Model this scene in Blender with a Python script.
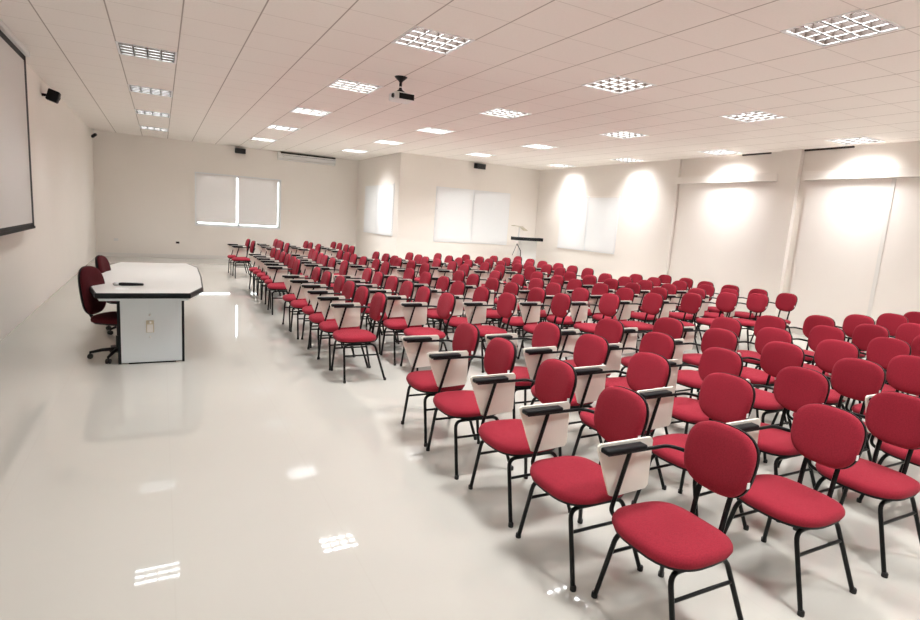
import bpy, bmesh, math, random
from mathutils import Vector, Matrix
for o in list(bpy.data.objects): bpy.data.objects.remove(o)
C = bpy.context.scene.collection
sc = bpy.context.scene
PI = math.pi

# ------------------------------------------------------------------ camera
cam_d = bpy.data.cameras.new('camera'); cam = bpy.data.objects.new('camera', cam_d); C.objects.link(cam)
yaw, pitch, roll, fpx = 0.49822, -0.15923, 0.06933, 556.489
f = Vector((math.sin(yaw)*math.cos(pitch), math.cos(yaw)*math.cos(pitch), math.sin(pitch)))
r = f.cross(Vector((0, 0, 1))).normalized(); u = r.cross(f)
cr, sr = math.cos(roll), math.sin(roll)
r2 = cr*r + sr*u; u2 = -sr*r + cr*u
m = Matrix((r2, u2, -f)).transposed().to_4x4()
m.translation = Vector((-2.0813, -5.0440, 1.6745))
cam.matrix_world = m
cam_d.sensor_width = 36.0; cam_d.lens = fpx/920*36.0; cam_d.clip_start = 0.05
sc.camera = cam

# ------------------------------------------------------------------ world, exposure
w = bpy.data.worlds.new('world'); sc.world = w; w.use_nodes = True
bg = w.node_tree.nodes['Background']
bg.inputs['Color'].default_value = (0.93, 0.97, 1.0, 1); bg.inputs['Strength'].default_value = 3.0
sc.view_settings.view_transform = 'Standard'; sc.view_settings.look = 'None'
sc.view_settings.gamma = 1.0; sc.view_settings.use_curve_mapping = False
sc.view_settings.exposure = 1.77
TUBE_W = 6.0        # glow of the tube glass itself
LAMP_P = 17.8        # light each fitting throws down through its louvre

# ------------------------------------------------------------------ materials
def mat(name, col, rough=0.5, metal=0.0, spec=0.5, coat=0.0, emis=None, estr=0.0, noise=None, bump=None):
    m = bpy.data.materials.new(name); m.use_nodes = True
    nt = m.node_tree; b = nt.nodes['Principled BSDF']
    b.inputs['Base Color'].default_value = (*col, 1); b.inputs['Roughness'].default_value = rough
    b.inputs['Metallic'].default_value = metal; b.inputs['Specular IOR Level'].default_value = spec
    b.inputs['Coat Weight'].default_value = coat
    if emis:
        b.inputs['Emission Color'].default_value = (*emis, 1); b.inputs['Emission Strength'].default_value = estr
    if noise or bump:
        tc = nt.nodes.new('ShaderNodeTexCoord'); n = nt.nodes.new('ShaderNodeTexNoise')
        nt.links.new(tc.outputs['Object'], n.inputs['Vector'])
        if noise:
            sc_, amt = noise
            n.inputs['Scale'].default_value = sc_; n.inputs['Detail'].default_value = 4
            mx = nt.nodes.new('ShaderNodeMix'); mx.data_type = 'RGBA'
            mx.inputs['A'].default_value = (*[c*(1-amt) for c in col], 1)
            mx.inputs['B'].default_value = (*[min(1, c*(1+amt)) for c in col], 1)
            nt.links.new(n.outputs['Fac'], mx.inputs['Factor']); nt.links.new(mx.outputs['Result'], b.inputs['Base Color'])
        if bump:
            n2 = nt.nodes.new('ShaderNodeTexNoise'); n2.inputs['Scale'].default_value = bump[0]; n2.inputs['Detail'].default_value = 2
            nt.links.new(tc.outputs['Object'], n2.inputs['Vector'])
            bp = nt.nodes.new('ShaderNodeBump'); bp.inputs['Strength'].default_value = bump[1]; bp.inputs['Distance'].default_value = 0.002
            nt.links.new(n2.outputs['Fac'], bp.inputs['Height']); nt.links.new(bp.outputs['Normal'], b.inputs['Normal'])
    return m

def math_node(nt, op, a, b=None, c=None):
    n = nt.nodes.new('ShaderNodeMath'); n.operation = op
    for i, v in enumerate((a, b, c)):
        if v is None: continue
        if isinstance(v, (int, float)): n.inputs[i].default_value = v
        else: nt.links.new(v, n.inputs[i])
    return n.outputs[0]

def line_mask(nt, coord, pitch, off, half, soft):
    t = math_node(nt, 'SUBTRACT', coord, off)
    t = math_node(nt, 'DIVIDE', t, pitch)
    fr = math_node(nt, 'FRACT', math_node(nt, 'ADD', t, 1000.0))
    d = math_node(nt, 'MULTIPLY', math_node(nt, 'MINIMUM', fr, math_node(nt, 'SUBTRACT', 1.0, fr)), pitch)
    mr = nt.nodes.new('ShaderNodeMapRange'); mr.inputs['From Min'].default_value = half; mr.inputs['From Max'].default_value = half+soft
    mr.inputs['To Min'].default_value = 1; mr.inputs['To Max'].default_value = 0
    nt.links.new(d, mr.inputs['Value'])
    return mr.outputs['Result']

def grid_mat(name, col, linecol, px, py, ox, oy, halfx, halfy, wx, wy, rough, spec=0.5, coat=0, nscale=2.0, namt=0.03, coat_rough=0.05):
    m = mat(name, col, rough, spec=spec, coat=coat)
    nt = m.node_tree; b = nt.nodes['Principled BSDF']; b.inputs['Coat Roughness'].default_value = coat_rough
    tc = nt.nodes.new('ShaderNodeTexCoord'); sx = nt.nodes.new('ShaderNodeSeparateXYZ'); nt.links.new(tc.outputs['Object'], sx.inputs[0])
    a = math_node(nt, 'MULTIPLY', line_mask(nt, sx.outputs['X'], px, ox, halfx, 0.004), wx)
    c = math_node(nt, 'MULTIPLY', line_mask(nt, sx.outputs['Y'], py, oy, halfy, 0.004), wy)
    mk = math_node(nt, 'MAXIMUM', a, c)
    n = nt.nodes.new('ShaderNodeTexNoise'); n.inputs['Scale'].default_value = nscale; n.inputs['Detail'].default_value = 5
    nt.links.new(tc.outputs['Object'], n.inputs['Vector'])
    m1 = nt.nodes.new('ShaderNodeMix'); m1.data_type = 'RGBA'
    m1.inputs['A'].default_value = (*[k*(1-namt) for k in col], 1); m1.inputs['B'].default_value = (*[k*(1+namt) for k in col], 1)
    nt.links.new(n.outputs['Fac'], m1.inputs['Factor'])
    m2 = nt.nodes.new('ShaderNodeMix'); m2.data_type = 'RGBA'; m2.inputs['B'].default_value = (*linecol, 1)
    nt.links.new(mk, m2.inputs['Factor']); nt.links.new(m1.outputs['Result'], m2.inputs['A'])
    nt.links.new(m2.outputs['Result'], b.inputs['Base Color'])
    return m

M = {}
M['wall'] = mat('wall_paint', (0.91, 0.855, 0.795), 0.75, spec=0.25, noise=(1.3, 0.02))
M['wall_panel'] = mat('wall_panel', (0.91, 0.855, 0.80), 0.6, spec=0.3, noise=(1.7, 0.02))
M['trim'] = mat('trim_white', (0.82, 0.79, 0.75), 0.45)
M['ceiling'] = grid_mat('ceiling_tiles', (0.92, 0.865, 0.81), (0.45, 0.39, 0.34), 0.625, 0.625, 0, 0, 0.0045, 0.002, 1.0, 0.5, 0.8, spec=0.2, nscale=40, namt=0.03)
M['floor'] = grid_mat('polished_floor', (0.54, 0.515, 0.465), (0.50, 0.46, 0.41), 0.8, 0.8, -2.05, -2.95, 0.001, 0.001, 0.28, 0.13, 0.03, spec=1.0, coat=0.0, nscale=1.2, namt=0.03, coat_rough=0.03)
M['fabric'] = mat('red_fabric', (0.30, 0.020, 0.036), 0.9, spec=0.12, noise=(160, 0.35), bump=(700, 0.7))
M['fabric'].node_tree.nodes['Principled BSDF'].inputs['Sheen Weight'].default_value = 0.05
M['office_fabric'] = mat('office_red_fabric', (0.065, 0.006, 0.009), 0.9, spec=0.2, noise=(200, 0.2))
M['black_steel'] = mat('black_steel', (0.005, 0.0055, 0.0055), 0.32, spec=0.22)
M['black_plastic'] = mat('black_plastic', (0.006, 0.006, 0.007), 0.5, spec=0.2)
M['rubber'] = mat('black_rubber', (0.01, 0.01, 0.01), 0.7)
M['laminate'] = mat('cream_laminate', (0.86, 0.82, 0.73), 0.4, noise=(3, 0.02))
M['white_tag'] = mat('white_tag', (0.85, 0.85, 0.85), 0.6)
M['table_white'] = mat('white_laminate', (0.74, 0.715, 0.68), 0.3)
M['ped_white'] = mat('pedestal_white', (0.70, 0.745, 0.765), 0.35)
M['black_edge'] = mat('black_edge_band', (0.007, 0.009, 0.010), 0.4, spec=0.2)
M['alum'] = mat('louver_aluminium', (0.82, 0.82, 0.82), 0.22, metal=0.9)
M['lamp_white'] = mat('lamp_white_enamel', (0.85, 0.85, 0.85), 0.4)
M['tube'] = mat('fluorescent_tube', (0.9, 0.9, 0.9), 0.5, emis=(0.97, 0.985, 1.0), estr=TUBE_W)
M['tube_dim'] = mat('fluorescent_tube_dim', (0.9, 0.9, 0.9), 0.5, emis=(0.93, 0.975, 1.0), estr=TUBE_W*.5)
M['vane'] = mat('louver_vane_shaded', (0.02, 0.014, 0.011), 0.6, spec=0.1)  # blades are bright metal; this dark colour paints in their cut-off shade
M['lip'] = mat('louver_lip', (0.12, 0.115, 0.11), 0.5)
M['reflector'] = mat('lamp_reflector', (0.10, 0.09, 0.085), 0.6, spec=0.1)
M['plastic_white'] = mat('white_plastic', (0.80, 0.79, 0.77), 0.4)
M['screen'] = mat('projection_fabric', (0.74, 0.71, 0.68), 0.85, noise=(60, 0.01))
M['win_frame'] = mat('white_window_frame', (0.85, 0.86, 0.87), 0.35)
M['dark'] = mat('dark_gap', (0.03, 0.022, 0.018), 0.9)
M['grille'] = mat('speaker_grille', (0.02, 0.02, 0.02), 0.6, noise=(300, 0.4))
M['silver'] = mat('silver_mesh', (0.6, 0.6, 0.6), 0.35, metal=1.0)
M['lens'] = mat('lens_glass', (0.01, 0.01, 0.02), 0.08, spec=0.9)
M['brass'] = mat('pale_beige_metal', (0.62, 0.56, 0.42), 0.4)
M['paper'] = mat('white_paper', (0.9, 0.9, 0.88), 0.7)

def blind_mat(name, col, trans):
    m = bpy.data.materials.new(name); m.use_nodes = True; nt = m.node_tree; nt.nodes.clear()
    out = nt.nodes.new('ShaderNodeOutputMaterial'); d = nt.nodes.new('ShaderNodeBsdfDiffuse'); t = nt.nodes.new('ShaderNodeBsdfTranslucent'); mx = nt.nodes.new('ShaderNodeMixShader')
    tc = nt.nodes.new('ShaderNodeTexCoord'); n = nt.nodes.new('ShaderNodeTexNoise'); n.inputs['Scale'].default_value = 90
    nt.links.new(tc.outputs['Object'], n.inputs['Vector'])
    c = nt.nodes.new('ShaderNodeMix'); c.data_type = 'RGBA'; c.inputs['A'].default_value = (*[k*.97 for k in col], 1); c.inputs['B'].default_value = (*[min(1, k*1.03) for k in col], 1)
    nt.links.new(n.outputs['Fac'], c.inputs['Factor']); nt.links.new(c.outputs['Result'], d.inputs['Color']); nt.links.new(c.outputs['Result'], t.inputs['Color'])
    mx.inputs[0].default_value = trans; nt.links.new(d.outputs[0], mx.inputs[1]); nt.links.new(t.outputs[0], mx.inputs[2]); nt.links.new(mx.outputs[0], out.inputs[0])
    return m
M['blind_grey'] = blind_mat('grey_roller_blind', (0.84, 0.80, 0.78), 0.22)
M['blind_white'] = blind_mat('white_roller_blind', (0.90, 0.885, 0.88), 0.22)
def glass_mat():
    m = bpy.data.materials.new('window_glass'); m.use_nodes = True; nt = m.node_tree; nt.nodes.clear()
    out = nt.nodes.new('ShaderNodeOutputMaterial'); g = nt.nodes.new('ShaderNodeBsdfGlossy'); g.inputs['Roughness'].default_value = 0.02
    t = nt.nodes.new('ShaderNodeBsdfTransparent'); t.inputs['Color'].default_value = (0.94, 0.97, 0.96, 1); mx = nt.nodes.new('ShaderNodeMixShader')
    fr = nt.nodes.new('ShaderNodeFresnel'); nt.links.new(fr.outputs[0], mx.inputs[0]); nt.links.new(t.outputs[0], mx.inputs[1]); nt.links.new(g.outputs[0], mx.inputs[2]); nt.links.new(mx.outputs[0], out.inputs[0])
    return m
M['glass'] = glass_mat()

# ------------------------------------------------------------------ helpers
def link(name, me, parent=None):
    o = bpy.data.objects.new(name, me); C.objects.link(o)
    if parent: o.parent = parent
    return o
def obj(name, bm, material, parent=None, smooth=False, angle=None):
    bmesh.ops.recalc_face_normals(bm, faces=bm.faces)
    me = bpy.data.meshes.new(name); bm.to_mesh(me); bm.free()
    for mt in (material if isinstance(material, (list, tuple)) else [material]): me.materials.append(mt)
    if smooth:
        for p in me.polygons: p.use_smooth = True
        if angle: me.set_sharp_from_angle(angle=math.radians(angle))
    return link(name, me, parent)
def thing(name, label, cat, loc=(0, 0, 0), rotz=0.0, group=None):
    o = bpy.data.objects.new(name, None); C.objects.link(o); o.empty_display_size = 0.1
    o.location = loc; o.rotation_euler = (0, 0, rotz); tag(o, label, cat, group); return o
def tag(o, label, cat, group=None):
    o['label'] = label; o['category'] = cat
    if group: o['group'] = group
    return o
def struct(name, bm, m, parent=None, smooth=False):
    o = obj(name, bm, m, parent, smooth, 40 if smooth else None)
    if parent is None: o['kind'] = 'structure'
    return o
def box(bm, x0, x1, y0, y1, z0, z1, mi=0, bevel=0):
    r_ = bmesh.ops.create_cube(bm, size=1.0)
    vs = r_['verts']
    for v in vs: v.co = Vector(((x0+x1)/2+v.co.x*(x1-x0), (y0+y1)/2+v.co.y*(y1-y0), (z0+z1)/2+v.co.z*(z1-z0)))
    fs = {f_ for v in vs for f_ in v.link_faces}
    for f_ in fs: f_.material_index = mi
    if bevel:
        es = list({e for v in vs for e in v.link_edges})
        bmesh.ops.bevel(bm, geom=es, offset=bevel, segments=2, affect='EDGES', profile=0.5)
    return bm
def nbox(*a, **k): return box(bmesh.new(), *a, **k)
def tube(bm, pts, rad, seg=8, cap=True):
    pts = [Vector(p) for p in pts]; rings = []
    n = len(pts); prev = None
    for i, p in enumerate(pts):
        t = (pts[min(i+1, n-1)]-pts[max(i-1, 0)]).normalized()
        if prev is None:
            a = Vector((0, 0, 1)) if abs(t.z) < 0.9 else Vector((1, 0, 0))
            nrm = t.cross(a).normalized()
        else:
            nrm = (prev - t*prev.dot(t)).normalized()
        prev = nrm; bi = t.cross(nrm)
        rr = rad[i] if isinstance(rad, (list, tuple)) else rad
        rings.append([bm.verts.new(p+rr*(math.cos(k*2*PI/seg)*nrm+math.sin(k*2*PI/seg)*bi)) for k in range(seg)])
    for i in range(n-1):
        for k in range(seg):
            bm.faces.new((rings[i][k], rings[i][(k+1) % seg], rings[i+1][(k+1) % seg], rings[i+1][k]))
    if cap:
        bm.faces.new(rings[0][::-1]); bm.faces.new(rings[-1])
    return bm
def fillet(pts, rad, n=4):
    pts = [Vector(p) for p in pts]; out = [pts[0]]
    for i in range(1, len(pts)-1):
        a = (pts[i-1]-pts[i]); b = (pts[i+1]-pts[i]); rr = min(rad, a.length*.49, b.length*.49)
        p0 = pts[i]+a.normalized()*rr; p1 = pts[i]+b.normalized()*rr
        for k in range(n+1):
            t = k/n; out.append((1-t)**2*p0+2*t*(1-t)*pts[i]+t*t*p1)
    out.append(pts[-1]); return out
def lathe(bm, prof, seg=16, centre=(0, 0, 0)):
    rings = []
    for (rr, z) in prof:
        if rr < 1e-5: rings.append([bm.verts.new((centre[0], centre[1], centre[2]+z))])
        else: rings.append([bm.verts.new((centre[0]+rr*math.cos(k*2*PI/seg), centre[1]+rr*math.sin(k*2*PI/seg), centre[2]+z)) for k in range(seg)])
    for a, b in zip(rings, rings[1:]):
        if len(a) == 1 and len(b) == 1: continue
        for k in range(seg):
            k2 = (k+1) % seg
            if len(a) == 1: bm.faces.new((a[0], b[k], b[k2]))
            elif len(b) == 1: bm.faces.new((a[k], a[k2], b[0]))
            else: bm.faces.new((a[k], a[k2], b[k2], b[k]))
    for rg in (rings[0], rings[-1]):
        if len(rg) > 1: bm.faces.new(rg)
    return bm
def cushion(a, b, n, levels, seg=32, shape=None):
    """superellipse pad: levels = [(scale, w)], ends closed; returns bmesh in (u, v, w)"""
    bm = bmesh.new(); rings = []
    for s, wz in levels:
        if s <= 0: rings.append([bm.verts.new((0, 0, wz))]); continue
        rg = []
        for k in range(seg):
            t = 2*PI*k/seg; c, s_ = math.cos(t), math.sin(t)
            x = a*s*math.copysign(abs(c)**(2/n), c); y = b*s*math.copysign(abs(s_)**(2/n), s_)
            rg.append(bm.verts.new((x, y, wz)))
        rings.append(rg)
    for p, q in zip(rings, rings[1:]):
        for k in range(seg):
            k2 = (k+1) % seg
            if len(p) == 1: bm.faces.new((p[0], q[k], q[k2]))
            elif len(q) == 1: bm.faces.new((p[k], p[k2], q[0]))
            else: bm.faces.new((p[k], p[k2], q[k2], q[k]))
    for rg in (rings[0], rings[-1]):
        if len(rg) > 1: bm.faces.new(rg)
    if shape:
        for v in bm.verts: v.co = Vector(shape(*v.co))
    return bm
def prism(bm, poly, z0, z1, mi=0):
    lo = [bm.verts.new((x, y, z0)) for x, y in poly]; hi = [bm.verts.new((x, y, z1)) for x, y in poly]
    n = len(poly); fs = [bm.faces.new(lo[::-1]), bm.faces.new(hi)]
    for k in range(n): fs.append(bm.faces.new((lo[k], lo[(k+1) % n], hi[(k+1) % n], hi[k])))
    for f_ in fs: f_.material_index = mi
    return bm
def offset_poly(poly, d):
    n = len(poly); out = []
    for i in range(n):
        p0, p1, p2 = Vector(poly[i-1]), Vector(poly[i]), Vector(poly[(i+1) % n])
        e1 = (p1-p0).normalized(); e2 = (p2-p1).normalized(); n1 = Vector((-e1.y, e1.x)); n2 = Vector((-e2.y, e2.x))
        b_ = (n1+n2).normalized(); out.append(tuple(p1+b_*(d/max(.3, b_.dot(n1)))))
    return out

# ------------------------------------------------------------------ room
XL, XR, YB, Y2, XB, H, YN = -3.68, 8.46, 13.45, 9.69, 3.756, 3.40, -7.4
LX = [(-2.19), 0.31, 2.77, 5.31, 7.95]
LY = [-4.7, -2.2, 0.31, 2.84, 5.42, 8.02, 10.72]
lamps = []
for i, x in enumerate(LX):
    for j, y in enumerate(LY):
        if x > XB-.3 and y > Y2-.3: continue
        if i == 0 and j >= 3: y += (0, 0, 0, .20, .32, .44, .56)[j]
        lamps.append((i, j, x, y))
def cells(us, vs, holes):
    for a in range(len(us)-1):
        for b in range(len(vs)-1):
            cu, cv = (us[a]+us[a+1])/2, (vs[b]+vs[b+1])/2
            if any(h[0] < cu < h[1] and h[2] < cv < h[3] for h in holes): continue
            yield us[a], us[a+1], vs[b], vs[b+1]
hw = 0.3125
bm = bmesh.new()
holes = [(x-hw+.012, x+hw-.012, y-hw+.012, y+hw-.012) for _, _, x, y in lamps]
holes.append((XB+.1, XR+.5, Y2+.1, YB+.5))
us = sorted({XL-.1, XR+.1, XB+.1} | {h[k] for h in holes[:-1] for k in (0, 1)}); vs = sorted({YN-.1, YB+.1, Y2+.1} | {h[k] for h in holes[:-1] for k in (2, 3)})
for a in cells(us, vs, holes):
    v = [bm.verts.new((a[p], a[q], H)) for p, q in ((0, 2), (1, 2), (1, 3), (0, 3))]; bm.faces.new(v[::-1])
bmesh.ops.remove_doubles(bm, verts=bm.verts, dist=1e-4)
for f_ in bm.faces:
    if f_.normal.z > 0: f_.normal_flip()
me = bpy.data.meshes.new('ceiling'); bm.to_mesh(me); bm.free(); me.materials.append(M['ceiling']); o = link('ceiling', me); o['kind'] = 'structure'
struct('floor', nbox(XL-.2, XR+.2, YN-.2, YB+.2, -.1, 0), M['floor'])
def wall_holes(name, axis, pos, thick, u0, u1, hs, z1=H+.12):
    bm = bmesh.new(); us = sorted({u0, u1} | {h[k] for h in hs for k in (0, 1)}); vs = sorted({0, z1} | {h[k] for h in hs for k in (2, 3)})
    for a in cells(us, vs, hs):
        if axis == 'y': box(bm, a[0], a[1], min(pos, pos+thick), max(pos, pos+thick), a[2], a[3])
        else: box(bm, min(pos, pos+thick), max(pos, pos+thick), a[0], a[1], a[2], a[3])
    return struct(name, bm, M['wall'])
WT = .18
w1 = (-1.15, 1.25, 1.02, 2.52); w2 = (10.08, 12.58, 1.12, 2.56); w3 = (4.92, 7.38, 1.05, 2.56); w4 = (6.08, 8.44, 1.10, 2.55)
wall_holes('wall_left', 'x', XL, -WT, YN, YB+WT, [])
wall_holes('wall_back', 'y', YB, WT, XL, XB+WT, [w1])
wall_holes('wall_alcove', 'x', XB, WT, Y2+WT, YB, [w2])
wall_holes('wall_far_right', 'y', Y2, WT, XB, XR, [w3])
wall_holes('wall_right', 'x', XR, WT, YN, Y2+WT, [w4])
wall_holes('wall_near', 'y', YN, -WT, XL-WT, XR+WT, [])
# baseboards
for nm, b_ in (('baseboard_back', (XL, XB, YB-.014, YB+.01, 0, .11)), ('baseboard_far_right', (XB, XR, Y2-.014, Y2+.01, 0, .11)), ('baseboard_right', (XR-.014, XR+.01, YN, Y2-.014, 0, .11)), ('baseboard_alcove', (XB-.014, XB+.01, Y2, YB-.014, 0, .11))):
    struct(nm, nbox(*b_), M['trim'])
# right wall bays: pilasters, header boxes and panels
struct('trim_1', nbox(XR-.10, XR+.01, 1.42, 1.80, 0, H+.05), M['wall'])
struct('trim_2', nbox(XR-.07, XR+.01, 4.20, 4.50, 0, H+.05), M['wall'])
def bay(nm, y0, y1, zt, splits):
    bm = nbox(XR-.12, XR+.005, y0, y1, zt-.15, zt, bevel=.006); hd = struct(nm, bm, M['wall_panel'])
    for k, (a, b_) in enumerate(splits):
        p = struct('panel', nbox(XR-.035, XR+.005, a+.004, b_-.004, .11, zt-.155), M['wall_panel'], hd)
bay('trim_3', 1.80, 4.16, 2.985, [(1.82, 4.14)])
bay('trim_4', -3.6, 1.30, 2.985, [(-.119, 1.26), (-1.6, -.161), (-3.5, -1.62)])
struct('trim_5', nbox(XR-.047, XR+.005, -.170, -.110, 0.11, 2.83), M['trim'])
struct('slot_shade_1', nbox(XR-.03, XR+.004, 2.07, 2.68, H-.028, H+.004), M['dark'])  # dark strip painting in the shade of an open ceiling slot
struct('slot_shade_2', nbox(XR-.03, XR+.004, .57, 1.415, H-.03, H+.004), M['dark'])  # second slot: its darkness is likewise a coloured strip, no opening behind

# windows: opening, frame, glass pane, roller blinds
def window(idx, axis, pos, hole, sgn, gap, bmat, mull, top_rail):
    u0, u1, z0, z1 = hole
    def bx(bm, a, b_, d0, d1, c, d, **k):
        p0, p1 = sorted((pos+sgn*d0, pos+sgn*d1))
        return box(bm, a, b_, p0, p1, c, d, **k) if axis == 'y' else box(bm, p0, p1, a, b_, c, d, **k)
    root = bpy.data.objects.new('window_%d' % idx, None); C.objects.link(root); root['kind'] = 'structure'
    bm = bmesh.new(); t = .045
    bx(bm, u0, u1, .10, .15, z0, z0+t); bx(bm, u0, u1, .10, .15, z1-t, z1); bx(bm, u0, u0+t, .10, .15, z0, z1); bx(bm, u1-t, u1, .10, .15, z0, z1)
    mid = (u0+u1)/2; bx(bm, mid-.03, mid+.03, .10, .15, z0, z1)
    obj('window_frame', bm, M['win_frame'], root)
    for a, b_ in ((u0+t, mid-.03), (mid+.03, u1-t)):
        obj('pane', bx(bmesh.new(), a, b_, .122, .128, z0+t, z1-t), M['glass'], root)
    bm = bmesh.new(); c_ = .03      # inner casing round the opening
    bx(bm, u0-c_, u1+c_, -.008, .06, z1, z1+c_); bx(bm, u0-c_, u1+c_, -.008, .06, z0-c_, z0); bx(bm, u0-c_, u0, -.008, .06, z0, z1); bx(bm, u1, u1+c_, -.008, .06, z0, z1)
    obj('window_casing', bm, M['win_frame'], root)
    gl, gr, gb, gt, gm = gap
    if idx > 1: obj('mullion', bx(bmesh.new(), mull-gm-.004, mull+gm+.004, -.012, .10, z0, z1), M['win_frame'], root)
    dd = 0 if idx == 1 else -.034
    for k, (a, b_) in enumerate(((u0+gl, mull-gm), (mull+gm, u1-gr))):
        obj('roller_blind', bx(bmesh.new(), a, b_, .018+dd, .021+dd, z0+gb, z1-gt), bmat, root)
        obj('blind_rail', bx(bmesh.new(), a, b_, .012+dd, .026+dd, z0+gb-.010, z0+gb+.004), M['win_frame'], root)
        if top_rail: obj('blind_cassette', bx(bmesh.new(), a-.005, b_+.005, -.02, .045, z1-gt-.02, z1-gt+.02, bevel=.004), M['wall_panel'], root)
    return root
window(1, 'y', YB, w1, 1, (.006, .07, .085, .0, .04), M['blind_grey'], .005, False)
window(2, 'x', XB, w2, 1, (-.012, -.012, -.012, -.012, .02), M['blind_white'], 11.45, True)
window(3, 'y', Y2, w3, 1, (-.012, -.012, -.012, -.012, .022), M['blind_white'], 6.12, False)
window(4, 'x', XR, w4, 1, (-.012, -.012, -.012, -.012, .03), M['blind_white'], 7.24, True)

# ------------------------------------------------------------------ ceiling lights
def lamp_meshes():
    d = {}
    bm = bmesh.new(); a, b_ = hw, hw-.022
    for (x0, x1, y0, y1) in ((-a, a, -a, -b_), (-a, a, b_, a), (-a, -b_, -b_, b_), (b_, a, -b_, b_)): box(bm, x0, x1, y0, y1, -.006, .006)
    d['frame'] = (bm, M['lamp_white'])
    bm = bmesh.new(); h = hw-.018; t = .004      # open-bottomed box
    box(bm, -h, h, -h, h, .120, .125); box(bm, -h, -h+t, -h, h, 0, .121); box(bm, h-t, h, -h, h, 0, .121); box(bm, -h, h, -h, -h+t, 0, .121); box(bm, -h, h, h-t, h, 0, .121)
    d['housing'] = (bm, M['reflector'])
    n = 4; h = hw-.024
    def vane(bm, pts, u, ax):
        l0, l1 = -h, h
        A = [bm.verts.new((u+p, l0, z) if ax == 'x' else (l0, u+p, z)) for p, z in pts]; B = [bm.verts.new((u+p, l1, z) if ax == 'x' else (l1, u+p, z)) for p, z in pts]
        for k in range(len(pts)): bm.faces.new((A[k], A[(k+1) % len(pts)], B[(k+1) % len(pts)], B[k]))
        bm.faces.new(A); bm.faces.new(B)
    lip = bmesh.new(); bm = bmesh.new()
    for ax in 'xy':
        for k in range(0, n+1):
            u_ = -h+2*h*k/n; L_ = 0 if k == 0 else 1; R_ = 0 if k == n else 1
            # folded blade: narrow at the bottom, flaring to the top
            prof = [(-.008*L_, -.001), (.008*R_, -.001), (.006*R_, .006), (-.006*L_, .006)]
            vane(lip, prof, u_, ax)
            vane(bm, [(-.006*L_-1e-4, .0061), (.006*R_+1e-4, .0061), (.002*R_+1e-4, .058), (-.002*L_-1e-4, .058)], u_, ax)
    d['louver'] = (bm, M['vane']); d['louver_lip'] = (lip, M['lip'])
    bm2 = bmesh.new()
    tube(bm2, [(-.275, 0, .098), (.275, 0, .098)], .013, 8)
    d['tube'] = (bm2, M['tube'])
    bm2 = bmesh.new(); tube(bm2, [(-.275, 0, .098), (.275, 0, .098)], .013, 8)
    d['tube_dim'] = (bm2, M['tube_dim'])
    out = {}
    for k, (bm, mt) in d.items():
        bmesh.ops.recalc_face_normals(bm, faces=bm.faces)
        me = bpy.data.meshes.new(k); bm.to_mesh(me); bm.free(); me.materials.append(mt); out[k] = me
    return out
LM = lamp_meshes()
colname = ['ceiling row above the white table', 'ceiling row by the projector', 'third ceiling row from the left', 'fourth ceiling row from the left', 'ceiling row along the right wall']
rank = ['behind the camera', 'overhead beyond the top of the view', 'nearest', 'second nearest', 'third', 'fourth', 'farthest']
lamp_data = []
for pw, cl in ((LAMP_P, (0.97, 0.985, 1.0)), (LAMP_P*.42, (0.94, 0.98, 1.0)), (LAMP_P*.88, (0.97, 0.985, 1.0)), (LAMP_P*1.3, (0.97, 0.985, 1.0))):
    ld = bpy.data.lights.new('lamp_light', 'AREA'); ld.shape = 'SQUARE'; ld.size = .55; ld.energy = pw; ld.color = cl; ld.spread = math.radians(122); lamp_data.append(ld)
for (i, j, x, y) in lamps:
    order = ['out of view overhead, first', 'out of view overhead, second', 'first in view', 'second in view', 'third in view', 'fourth in view', 'fifth in view']
    if i == 0: order[2] = 'out of view overhead, third'; order[3:] = ['first in view', 'second in view', 'third in view', 'fourth in view']
    t = thing('ceiling_light', 'square louvred ceiling light, %s, %s' % (order[j], colname[i]), 'ceiling light', (x, y, H), 0, 'recessed louvred ceiling lights')
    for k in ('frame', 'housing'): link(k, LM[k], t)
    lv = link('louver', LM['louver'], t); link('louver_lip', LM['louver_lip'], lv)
    for yy in (-.213, -.071, .071, .213):
        tb = link('tube', LM['tube_dim' if i == 0 else 'tube'], t); tb.location = (0, yy, 0)
    ld = lamp_data[1 if i == 0 else 2 if i == 4 else 3 if i >= 2 and j >= 4 else 0]; lo = bpy.data.objects.new('lamp_light', ld); C.objects.link(lo); lo.parent = t; lo.location = (0, 0, .078)

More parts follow.
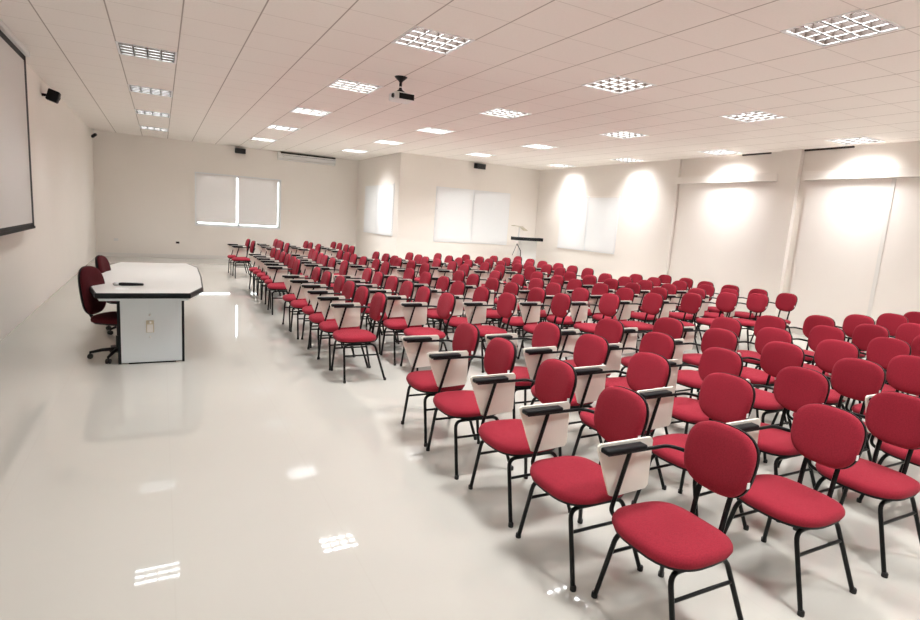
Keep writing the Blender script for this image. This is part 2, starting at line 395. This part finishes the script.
# ------------------------------------------------------------------ tablet-arm chairs (front of the chair = local -x)
def chair_meshes():
    d = {}
    up = [(.90, .392), (.975, .396), (1.0, .408), (.995, .420), (.965, .432), (.90, .4395), (.7, .445), (.4, .447), (0, .448)]
    sx = -.045
    def seat_shape(x, y, z):
        k = max(0, (-x-.10)/.12)
        return (x+sx-.012*math.cos(y/.22*PI/2), y*(1-.04*(x/.21)), z+.014-.012*k*k)
    d['seat'] = (cushion(.205, .222, 3.2, up, 40, seat_shape), 'fabric', True)
    d['seat_shell'] = (cushion(.20, .217, 3.2, [(.90, .378), (.97, .381), (.985, .396)], 40, seat_shape), 'black_plastic', True)
    # backrest: u across (y), v up, w forward
    til = math.radians(11)
    def back_shape(u_, v_, w_, off=0):
        v2 = v_; wv = w_ - .045*(u_/.2)**2*-1*.5
        X = .203 + v2*math.sin(til) - wv*math.cos(til) ; Z = .724 + v2*math.cos(til) + wv*math.sin(til)
        return (X, u_*(1-.05*(-v2/.155)), Z)
    lv = [(.88, -.006), (.965, -.004), (1.0, .006), (.99, .018), (.95, .028), (.85, .034), (.6, .038), (.3, .039), (0, .039)]
    d['backrest'] = (cushion(.168, .149, 2.75, lv, 40, back_shape), 'fabric', True)
    d['back_shell'] = (cushion(.171, .152, 2.75, [(.80, -.030), (.93, -.026), (1.0, -.012), (.995, -.002), (.95, 0)], 40, back_shape), 'black_plastic', True)
    bm = bmesh.new(); box(bm, -.008, .008, -.0015, .0015, -.013, .013)
    for v in bm.verts: v.co = v.co + Vector(back_shape(-.164, -.05, .012))+Vector((-.002, -.006, 0))
    d['tag'] = (bm, 'white_tag', False)
    for s, nm in ((1, 'l'), (-1, 'r')):
        bm = bmesh.new(); P = fillet([(.02, s*.07, .372), (.16, s*.075, .376), (.185, s*.078, .55), (.232, s*.075, .70)], .06, 5)
        tube(bm, P, .0125, 6)
        d['back_support_'+nm] = (bm, 'black_steel', True)
        for fr in (0, 1):
            sg = -1 if fr == 0 else 1
            top = (-.205 if fr == 0 else .115); ft = (-.212 if fr == 0 else .212)
            P = fillet([(0, s*.150, .366), (top, s*.150, .366), (ft, s*.236, 0.0)], .05, 5)
            bm = bmesh.new(); tube(bm, P, .0115, 8)
            d['leg_%s%d' % (nm, fr)] = (bm, 'black_steel', True)
            bm = bmesh.new(); lathe(bm, [(.0145, 0), (.015, .005), (.0145, .022), (.012, .026)], 10, (ft, s*.236, 0))
            d['foot_%s%d' % (nm, fr)] = (bm, 'rubber', True)
        def legp(fr, z):
            top = (-.205 if fr == 0 else .115); ft = (-.212 if fr == 0 else .212); t = (.366-z)/.366
            return Vector((top+(ft-top)*t, s*(.150+.086*t), z))
        bm = bmesh.new(); tube(bm, [legp(0, .26), legp(1, .26)], .0085, 8)
        d['stretcher_'+nm] = (bm, 'black_steel', True)
    bm = bmesh.new()
    for x in (-.12, .06): box(bm, x-.012, x+.012, -.15, .15, .366, .392)
    d['seat_frame'] = (bm, 'black_steel', False)
    # arm on the far (+y) side
    AY = .262
    bm = bmesh.new(); tube(bm, fillet([(-.06, .15, .366), (-.12, .235, .368), (-.15, AY, .40), (-.072, AY, .682)], .045, 5), .0105, 8)
    d['arm_post'] = (bm, 'black_steel', True)
    bm = bmesh.new(); tube(bm, fillet([(-.20, AY, .684), (.17, AY, .682), (.226, .20, .672), (.226, .10, .67)], .04, 5), .0095, 8)
    d['arm_tube'] = (bm, 'black_steel', True)
    bm = nbox(-.230, .010, AY-.027, AY+.025, .690, .715, bevel=.008)
    d['armrest'] = (bm, 'black_plastic', True)
    # writing tablet folded down outside the arm
    poly = [(-.222, .722), (.085, .722), (.098, .705), (.100, .480), (.085, .462), (-.110, .452), (-.135, .460), (-.165, .53), (-.205, .63), (-.232, .690), (-.234, .712)]
    bm = bmesh.new(); n = len(poly)
    A = [bm.verts.new((x, AY+.030, z)) for x, z in poly]; B = [bm.verts.new((x, AY+.043, z)) for x, z in poly]
    bm.faces.new(A); bm.faces.new(B[::-1])
    for k in range(n): bm.faces.new((A[k], A[(k+1) % n], B[(k+1) % n], B[k]))
    d['writing_tablet'] = (bm, 'laminate', False)
    out = {}
    for k, (bm, mt, sm) in d.items():
        bmesh.ops.recalc_face_normals(bm, faces=bm.faces)
        me = bpy.data.meshes.new(k); bm.to_mesh(me); bm.free(); me.materials.append(M[mt])
        if sm:
            for p in me.polygons: p.use_smooth = True
            me.set_sharp_from_angle(angle=math.radians(50))
        out[k] = me
    return out
CM = chair_meshes()
def make_chair(feet=True):
    t = thing('tablet_chair', 'x', 'chair')
    s = link('seat', CM['seat'], t); link('seat_shell', CM['seat_shell'], s)
    b_ = link('backrest', CM['backrest'], t); link('back_shell', CM['back_shell'], b_)
    if feet: link('white_tag', CM['tag'], b_)
    for nm in 'lr':
        link('back_support', CM['back_support_'+nm], t); link('stretcher', CM['stretcher_'+nm], t)
        for fr in '01':
            l = link('leg', CM['leg_'+nm+fr], t)
            if feet: link('rubber_foot', CM['foot_'+nm+fr], l)
    link('seat_frame', CM['seat_frame'], t); link('arm_post', CM['arm_post'], t); link('arm_tube', CM['arm_tube'], t)
    a = link('armrest', CM['armrest'], t); w_ = link('writing_tablet', CM['writing_tablet'], t); w_['label'] = 'cream writing tablet folded down beside the arm'
    return t
def copy_tree(o, parent=None):
    c = o.copy(); C.objects.link(c); c.parent = parent
    for ch in list(o.children): copy_tree(ch, c)
    return c
protos = {True: [make_chair(True), False], False: [make_chair(False), False]}
random.seed(4)
ordn = ['first', 'second', 'third', 'fourth', 'fifth', 'sixth', 'seventh', 'eighth', 'ninth', 'tenth']
def place(x, y, rz, label, group, feet):
    p = protos[feet]
    if not p[1]: o = p[0]; p[1] = True
    else: o = copy_tree(p[0])
    o.location = (x, y, 0); o.rotation_euler = (0, 0, rz); o['label'] = label; o['group'] = group
def in_view(x, y, z=.7, mx=45):
    d = Vector((x, y, z))-m.translation; cx, cy, cz = d.dot(r2), d.dot(u2), d.dot(f)
    if cz < .3: return False
    px, py = 460+fpx*cx/cz, 310-fpx*cy/cz
    return -40 < px < 920+mx and -60 < py < 680
def rowname(k): return 'front row' if k == 0 else ordn[k]+' row'
def seat_label(i, k, end, block): return 'red tablet-arm chair, %s seat from the %s end, %s, %s block' % (ordn[i], end, rowname(k), block)
# nearest block: each row from its far end towards the camera
A_ = [[(-.15, -1.27), (-.175, -1.82), (-.16, -2.44), (-.185, -3.02), (-.130, -3.568)],
      [(.60, -1.33), (.65, -1.84), (.64, -2.43), (.71, -2.98), (.69, -3.57)],
      [(1.365, -1.26), (1.335, -1.86), (1.375, -2.43), (1.425, -3.00), (1.425, -3.57)],
      [(2.110, -1.29), (2.160, -1.83), (2.200, -2.39), (2.220, -2.95), (2.220, -3.52)],
      [(2.880, -1.35), (2.860, -1.89), (2.900, -2.44), (2.900, -3.01), (2.900, -3.57)],
      [(3.640, -1.35), (3.700, -1.91), (3.680, -2.48), (3.690, -3.04)],
      [(4.460, -1.41), (4.480, -1.94), (4.470, -2.50)],
      [(5.240, -1.44), (5.280, -2.01), (5.260, -2.57)],
      [(6.030, -1.45), (6.030, -2.00), (6.030, -2.55)],
      [(6.810, -1.39), (6.810, -1.95)]]
B_ = [[(-.28, .41), (-.30, .90), (-.30, 1.39), (-.26, 1.93), (-.31, 2.42), (-.31, 2.96)],
      [(.51, .40), (.46, .92), (.47, 1.45), (.47, 1.97), (.45, 2.48), (.46, 2.99)],
      [(1.31, .40), (1.27, .94), (1.23, 1.50), (1.28, 2.05), (1.26, 2.61), (1.21, 3.13)],
      [(2.08, .36), (2.09, .89), (2.03, 1.42), (2.03, 1.93), (1.99, 2.44), (2.01, 2.95)],
      [(2.86, .34), (2.83, .89), (2.77, 1.42), (2.87, 1.98), (2.88, 2.52), (2.75, 3.03)],
      [(3.68, .38), (3.68, .91), (3.69, 1.44), (3.60, 1.95), (3.67, 2.50), (3.63, 3.03)],
      [(4.46, .38), (4.46, 1.00), (4.45, 1.53), (4.50, 2.08), (4.48, 2.60), (4.45, 3.12)],
      [(5.30, .42), (5.23, .93), (5.17, 1.44), (5.17, 1.95), (5.19, 2.46), (5.18, 2.97)],
      [(5.91, .33), (5.95, .87), (6.05, 1.40), (5.99, 1.92), (5.89, 2.43), (5.96, 2.96)],
      [(6.70, .37), (6.70, .87), (6.67, 1.38), (6.65, 1.89), (6.74, 2.42), (6.75, 2.95)]]
C_ = [[(-.33, 4.18), (-.28, 4.74), (-.27, 5.24), (-.27, 5.73), (-.27, 6.21), (-.28, 6.68)],
      [(.46, 4.20), (.39, 4.71), (.39, 5.22), (.44, 5.73), (.46, 6.24), (.54, 6.88)],
      [(1.20, 4.20), (1.21, 4.72), (1.13, 5.23), (1.10, 5.74), (1.11, 6.25), (1.12, 6.78)],
      [(1.94, 4.14), (1.89, 4.66), (1.82, 5.17), (1.95, 5.70), (1.95, 6.21), (1.91, 6.72)],
      [(2.78, 4.19), (2.78, 4.70), (2.69, 5.21), (2.65, 5.72), (2.73, 6.25), (2.77, 6.85)],
      [(3.58, 4.20), (3.56, 4.75), (3.45, 5.26), (3.49, 5.77), (3.50, 6.28), (3.54, 6.95)],
      [(4.27, 4.15), (4.35, 4.74), (4.26, 5.25), (4.26, 5.76), (4.33, 6.31), (4.24, 6.82)],
      [(4.95, 4.06), (5.09, 4.70), (4.97, 5.21), (5.00, 5.73), (5.05, 6.27), (5.01, 6.79)],
      [(5.64, 4.01), (5.65, 4.53), (5.69, 5.07), (5.62, 5.58), (5.66, 6.14), (5.79, 6.88)]]
D_ = [[(-.37, 8.90), (-.40, 9.55)], [(.34, 8.52), (.31, 9.06), (.35, 9.58), (.36, 10.10)],
      [(1.12, 8.70), (1.05, 9.22), (1.06, 9.76)], [(1.89, 8.45), (1.90, 8.98), (1.88, 9.50), (1.86, 10.02)]]
for T, end, block, feet, jit in ((A_, 'far', 'nearest', True, .025), (B_, 'near', 'second', True, .03), (C_, 'near', 'third', False, .03), (D_, 'near', 'farthest', False, .03)):
    for k, row in enumerate(T):
        for i, (x, y) in enumerate(row):
            if block == 'nearest' and not in_view(x+.1, y): continue
            place(x, y, random.uniform(-jit, jit), seat_label(i, k, end, block), 'chairs in the %s block' % block, feet)

# ------------------------------------------------------------------ white table
t = thing('conference_table', 'white chamfered table with a thick black edge band on panel pedestals', 'table', (-2.17, 2.8, 0))
tp = [(-2.645, 1.205), (-1.825, 1.195), (-1.680, 1.66), (-1.640, 2.65), (-1.625, 3.70), (-1.74, 4.30), (-2.60, 4.30), (-2.74, 3.72), (-2.76, 2.70), (-2.725, 1.66)]
loc = [(x+2.17, y-2.8) for x, y in tp]
bm = bmesh.new(); prism(bm, offset_poly(loc, .012), .700, .7525)
for f_ in bm.faces:
    pass
obj('tabletop', bm, M['table_white'], t)
inner = offset_poly(loc, .012)
bm = bmesh.new(); n = len(loc)
prof = [(0.0, .7465), (-.004, .736), (-.004, .712), (0.0, .7035)]
R_ = []
for off, z in [(.0125, .7530), (.002, .7525), (-.003, .745), (-.004, .728), (-.003, .708), (.002, .700), (.0125, .6995)]:
    pl = offset_poly(loc, off); R_.append([bm.verts.new((x, y, z)) for x, y in pl])
for a, b_ in zip(R_, R_[1:]+[R_[0]]):
    for k in range(n): bm.faces.new((a[k], a[(k+1) % n], b_[(k+1) % n], b_[k]))
obj('edge_band', bm, M['black_edge'], t)
bm = bmesh.new(); prism(bm, offset_poly(loc, .035), .672, .6995); obj('under_frame', bm, M['ped_white'], t)
for yy in (1.36, 3.95):
    bm = bmesh.new(); box(bm, -.282, .268, yy-2.8, yy-2.8+.05, .012, .672, bevel=.003)
    p = obj('pedestal', bm, M['ped_white'], t)
    for x0, x1 in ((-.310, -.283), (.269, .292)):
        obj('side_strip', nbox(x0, x1, yy-2.8+.003, yy-2.8+.06, 0, .672), M['black_edge'], p)
    obj('plinth', nbox(-.22, .21, yy-2.8-.003, yy-2.8+.04, 0, .014), M['black_plastic'], p)
    if yy < 2:
        sk = obj('socket_plate', nbox(-.058, .012, yy-2.8-.010, yy-2.8-.0005, .325, .450, bevel=.003), M['brass'], p)
        bm = nbox(-.050, .004, yy-2.8-.016, yy-2.8-.010, .330, .410, bevel=.002); lathe(bm, [(.012, 0), (.012, .02), (0, .022)], 10, (-.023, yy-2.8-.012, .422)); lathe(bm, [(.006, 0), (.011, .012), (.006, .024)], 8, (-.023, yy-2.8-.004, .495)); lathe(bm, [(.005, 0), (.009, .012), (.005, .024)], 8, (-.023, yy-2.8-.004, .265))
        obj('socket_cover', bm, M['plastic_white'], p)
obj('modesty_panel', nbox(.262, .290, 1.43-2.8, 3.93-2.8, .30, .672), M['black_edge'], t)
# microphone
a_ = math.atan2(3.065-3.145, .3)
mic = thing('microphone', 'black wireless microphone with silver head lying on the white table', 'microphone', (-2.38, 1.74, .7525+.019), -.14)
def xform(bm, Mx):
    bmesh.ops.transform(bm, matrix=Mx, verts=bm.verts); return bm
RX = Matrix.Rotation(PI/2, 4, 'Y')
bm = lathe(bmesh.new(), [(.013, -.10), (.017, -.08), (.0165, .05), (.014, .12), (.009, .13), (0, .131)], 14); obj('handle', xform(bm, RX), M['black_plastic'], mic, True, 50)
bm = lathe(bmesh.new(), [(0, -.158), (.012, -.154), (.019, -.138), (.019, -.118), (.014, -.100)], 14); obj('grille', xform(bm, RX), M['silver'], mic, True, 50)
pp = obj('paper_note', nbox(-.06, .06, -.025, .025, 0, .0015), M['paper']); pp.location = (-2.44, 1.50, .7532); tag(pp, 'small white paper slip lying in front of the microphone', 'paper')

# ------------------------------------------------------------------ office chairs (front = local +x)
def office_chair(loc_, rz, label, star):
    t = thing('office_chair', label, 'chair', loc_, rz, 'office chairs behind the table')
    base = obj('base', lathe(bmesh.new(), [(.035, .06), (.045, .07), (.045, .10), (.03, .115), (0, .115)], 14), M['black_plastic'], t, True, 40)
    for k in range(5):
        a = star-rz+k*2*PI/5; dx, dy = math.cos(a), math.sin(a)
        bm = tube(bmesh.new(), [(dx*.03, dy*.03, .095), (dx*.15, dy*.15, .09), (dx*.26, dy*.26, .068)], [.020, .018, .013], 8)
        st = obj('star_leg', bm, M['black_plastic'], t, True, 50)
        cc = bmesh.new(); px, py = dx*.255, dy*.255
        for q in (-1, 1):
            wv = lathe(bmesh.new(), [(.012, -.008), (.024, -.008), (.027, 0), (.024, .008), (.012, .008)], 12)
            xform(wv, Matrix.Translation((px-dy*q*.014, py+dx*q*.014, .027)) @ Matrix.Rotation(a+PI/2, 4, 'Z') @ Matrix.Rotation(PI/2, 4, 'Y'))
            mm = bpy.data.meshes.new('t'); wv.to_mesh(mm); wv.free(); cc.from_mesh(mm); bpy.data.meshes.remove(mm)
        tube(cc, [(px, py, .03), (px, py, .07)], .008, 6)
        obj('castor', cc, M['rubber'], st, True, 50)
    obj('gas_column', lathe(bmesh.new(), [(.026, .11), (.026, .24), (.016, .24), (.016, .36)], 12), M['black_steel'], t, True, 40)
    obj('mechanism', nbox(-.10, .08, -.06, .06, .35, .385, bevel=.008), M['black_steel'], t)
    s = obj('seat', cushion(.215, .225, 3.0, [(.9, .40), (.98, .405), (1, .425), (.98, .445), (.9, .458), (.6, .464), (0, .466)], 36), M['office_fabric'], t, True, 60)
    obj('seat_shell', cushion(.20, .21, 3.0, [(.85, .383), (.97, .388), (1, .402)], 36), M['black_plastic'], s, True, 60)
    obj('back_bracket', tube(bmesh.new(), fillet([(-.04, 0, .365), (-.22, 0, .365), (-.285, 0, .45), (-.30, 0, .62)], .07, 6), [.018]*15 if False else .018, 8), M['black_steel'], t, True, 50)
    til = math.radians(7)
    def bs(u_, v_, w_):
        wv = w_ + .03*(u_/.2)**2
        return (-.275-v_*math.sin(til)+wv*math.cos(til), u_, .70+v_*math.cos(til)+wv*math.sin(til))
    b_ = obj('backrest', cushion(.185, .25, 2.7, [(.9, 0), (.98, .004), (1, .018), (.97, .034), (.85, .045), (.5, .05), (0, .051)], 36, bs), M['office_fabric'], t, True, 60)
    obj('back_shell', cushion(.189, .254, 2.7, [(.8, -.028), (.95, -.020), (1, -.004), (.97, .003)], 36, bs), M['black_plastic'], b_, True, 60)
    return t
office_chair((-2.49, 1.66, 0), -.45, 'dark red swivel office chair at the near corner of the white table', PI)
office_chair((-2.46, 3.0, 0), -.2, 'dark red swivel office chair at the far side of the white table, behind the other', 3.9)

# ------------------------------------------------------------------ projection screen on the left wall
t = thing('projection_screen', 'wall projection screen with grey surface and black border', 'projection screen', (-3.55, 2.6, 0))
ys0, ys1, zs0, zs1 = -1.50, 1.52, 1.19, 3.33
obj('screen_surface', nbox(-.001, .001, ys0+.12, ys1-.12, zs0+.075, zs1), M['screen'], t)
bm = bmesh.new(); box(bm, -.0015, .0018, ys0, ys0+.12, zs0+.03, zs1); box(bm, -.0015, .0018, ys1-.12, ys1, zs0+.03, zs1); box(bm, -.0015, .0018, ys0, ys1, zs0+.03, zs0+.076); box(bm, -.0015, .0018, ys0, ys1, zs1-.07, zs1)
obj('black_border', bm, M['black_plastic'], t)
obj('bottom_bar', nbox(-.014, .014, ys0, ys1, zs0, zs0+.035, bevel=.006), M['black_plastic'], t)
obj('roller_case', nbox(-.05, .05, ys0-.08, ys1+.02, zs1, H-.004, bevel=.01), M['plastic_white'], t)
obj('wall_bracket', nbox(-.148, -.05, -.9, -.84, zs1+.01, H-.02), M['plastic_white'], t)
obj('wall_bracket', nbox(-.148, -.05, .9, .96, zs1+.01, H-.02), M['plastic_white'], t)

# ------------------------------------------------------------------ speakers, camera, air conditioner, sockets
def speaker(loc_, rotz, tilt, s, label):
    t = thing('wall_speaker', label, 'speaker', loc_, rotz, 'small black wall speakers')
    w_, d_, h_ = s      # front = local -y ; wall at +y
    bm = nbox(-w_/2, w_/2, -d_/2, d_/2, -h_/2, h_/2, bevel=.012)
    Mt = Matrix.Translation((0, -d_/2-.07, 0)) @ Matrix.Rotation(tilt, 4, 'X')
    obj('cabinet', xform(bm, Mt), M['black_plastic'], t, True, 40)
    bm = nbox(-w_/2+.012, w_/2-.012, -d_/2-.006, -d_/2+.004, -h_/2+.012, h_/2-.012, bevel=.004)
    for (cx0, rr) in ((-w_*.22, h_*.30), (w_*.24, h_*.17)):
        c_ = lathe(bmesh.new(), [(rr, 0), (rr, .006), (rr*.8, .008), (rr*.3, .002), (0, .004)], 16)
        xform(c_, Matrix.Translation((cx0, -d_/2-.006, 0)) @ Matrix.Rotation(PI/2, 4, 'X'))
        mm = bpy.data.meshes.new('t'); c_.to_mesh(mm); c_.free(); bm.from_mesh(mm); bpy.data.meshes.remove(mm)
    obj('grille', xform(bm, Mt), M['grille'], t, True, 40)
    obj('bracket', nbox(-.02, .02, -.09, 0, -.02, .02), M['black_plastic'], t)
    return t
speaker((.05, YB, 3.275), 0, .12, (.29, .17, .15), 'small black speaker on the back wall above the window')
speaker((6.18, Y2, 3.275), 0, .12, (.31, .17, .15), 'small black speaker high above the pale middle window')
speaker((XL, 6.05, 3.155), PI/2, .30, (.15, .15, .17), 'black speaker high on the left wall beyond the projection screen')
t = thing('security_camera', 'small dark security camera in the far left ceiling corner', 'camera', (XL+.06, YB-.35, H))
obj('mount', lathe(bmesh.new(), [(.03, -.015), (.035, 0)], 12), M['plastic_white'], t, True, 40)
obj('arm', tube(bmesh.new(), [(0, 0, -.005), (0, 0, -.10), (.01, -.02, -.15)], .012, 8), M['plastic_white'], t, True)
bm = tube(bmesh.new(), [(-.03, .09, -.19), (.05, -.10, -.15)], .040, 12); obj('body', bm, M['black_plastic'], t, True, 40)

t = thing('air_conditioner', 'long white split air conditioner under the ceiling on the back wall', 'air conditioner', (2.04, YB, 3.15))
L = .89
bm = bmesh.new(); pr_ = [(0, 0), (-.13, .0), (-.22, .06), (-.235, .12), (-.235, .235), (0, .245)]
A = [bm.verts.new((-L, y, z)) for y, z in pr_]; B = [bm.verts.new((L, y, z)) for y, z in pr_]; n = len(pr_)
bm.faces.new(A); bm.faces.new(B[::-1])
for k in range(n): bm.faces.new((A[k], A[(k+1) % n], B[(k+1) % n], B[k]))
bmesh.ops.bevel(bm, geom=list(bm.edges), offset=.008, segments=2, affect='EDGES')
obj('body', bm, M['plastic_white'], t, True, 35)
bm = bmesh.new(); box(bm, -L+.06, L-.02, -.243, -.232, .185, .232); obj('air_intake', bm, M['dark'], t)
for k in range(2): pass
obj('outlet_flap', xform(nbox(-L+.10, L-.06, -.004, .004, -.028, .028), Matrix.Translation((0, -.192, .030)) @ Matrix.Rotation(-.98, 4, 'X')), M['trim'], t)
obj('front_groove', nbox(-L+.10, L-.03, -.2375, -.232, .140, .146), M['dark'], t)
obj('indicator', nbox(-L+.13, -L+.16, -.238, -.233, .085, .10), M['brass'], t)

def socket(loc_, col, label):
    t = thing('wall_socket', label, 'socket', loc_)
    obj('plate', nbox(-.055, .055, -.008, 0, -.035, .035, bevel=.002), M['plastic_white'], t)
    obj('insert', nbox(-.045, .045, -.012, -.008, -.027, .027), M[col], t)
socket((-1.65, YB, .46), 'black_plastic', 'small wall socket with black insert low on the back wall')
socket((-3.20, YB, .48), 'plastic_white', 'small all white wall socket low beside the far left corner')

# ------------------------------------------------------------------ projector
t = thing('projector', 'white and black projector hanging from the ceiling on a black mount', 'projector', (.61, 1.876, H))
obj('ceiling_plate', lathe(bmesh.new(), [(.012, -.075), (.03, -.05), (.075, -.012), (.082, 0)], 18), M['black_steel'], t, True, 40)
obj('pole', tube(bmesh.new(), [(0, 0, -.06), (0, 0, -.13)], .018, 10), M['black_steel'], t, True)
obj('collar', lathe(bmesh.new(), [(.0, -.132), (.02, -.132), (.02, -.118), (.0, -.118)], 12), M['alum'], t, True, 40)
obj('mount_head', lathe(bmesh.new(), [(.07, -.195), (.055, -.175), (.022, -.150), (.018, -.130)], 14), M['black_steel'], t, True, 40)
b_ = obj('body', nbox(-.105, .150, -.11, .13, -.290, -.195, bevel=.012), M['plastic_white'], t, True, 40)
obj('side_panel', nbox(-.055, .146, -.116, -.108, -.280, -.210, bevel=.003), M['black_plastic'], b_)
bm = lathe(bmesh.new(), [(.028, 0), (.028, .024), (.021, .028), (.018, .018), (0, .020)], 16)
obj('lens', xform(bm, Matrix.Translation((-.100, -.05, -.245)) @ Matrix.Rotation(-PI/2, 4, 'Y')), M['lens'], b_, True, 40)

# ------------------------------------------------------------------ lectern
t = thing('lectern', 'white standing lectern with black edged top and raised book rest', 'lectern', (7.55, 8.8, 0))
obj('body', nbox(-.20, .40, .02, .15, .06, 1.225, bevel=.008), M['plastic_white'], t)
obj('foot_plinth', nbox(-.40, .44, -.06, .20, 0, .06, bevel=.006), M['plastic_white'], t)
top = obj('top', nbox(-.445, .505, -.10, .17, 1.225, 1.285, bevel=.012), M['table_white'], t)
bm = bmesh.new(); box(bm, -.46, .52, -.112, -.098, 1.215, 1.312, bevel=.006); box(bm, -.46, -.444, -.10, .17, 1.215, 1.312, bevel=.005); box(bm, .505, .52, -.10, .17, 1.215, 1.312, bevel=.005)
obj('edge_band', bm, M['black_edge'], top)
obj('stem', tube(bmesh.new(), [(-.26, .06, 1.28), (-.26, .06, 1.612)], .022, 10), M['plastic_white'], t, True)
bm = bmesh.new(); pr_ = [(-.48, 1.625), (-.22, 1.610), (-.04, 1.500), (-.03, 1.514), (-.213, 1.626), (-.48, 1.641)]
A = [bm.verts.new((x, -.05, z)) for x, z in pr_]; B = [bm.verts.new((x, .16, z)) for x, z in pr_]; n = len(pr_)
bm.faces.new(A); bm.faces.new(B[::-1])
for k in range(n): bm.faces.new((A[k], A[(k+1) % n], B[(k+1) % n], B[k]))
br = obj('book_rest', bm, M['brass'], t)
bm = bmesh.new(); tube(bm, [(-.47, .012, .76), (-.33, .012, 1.11)], .007, 6); tube(bm, [(-.33, .012, 1.11), (-.18, .012, .90), (-.17, .012, .70)], .012, 6)
obj('front_brace', bm, M['black_steel'], t, True)
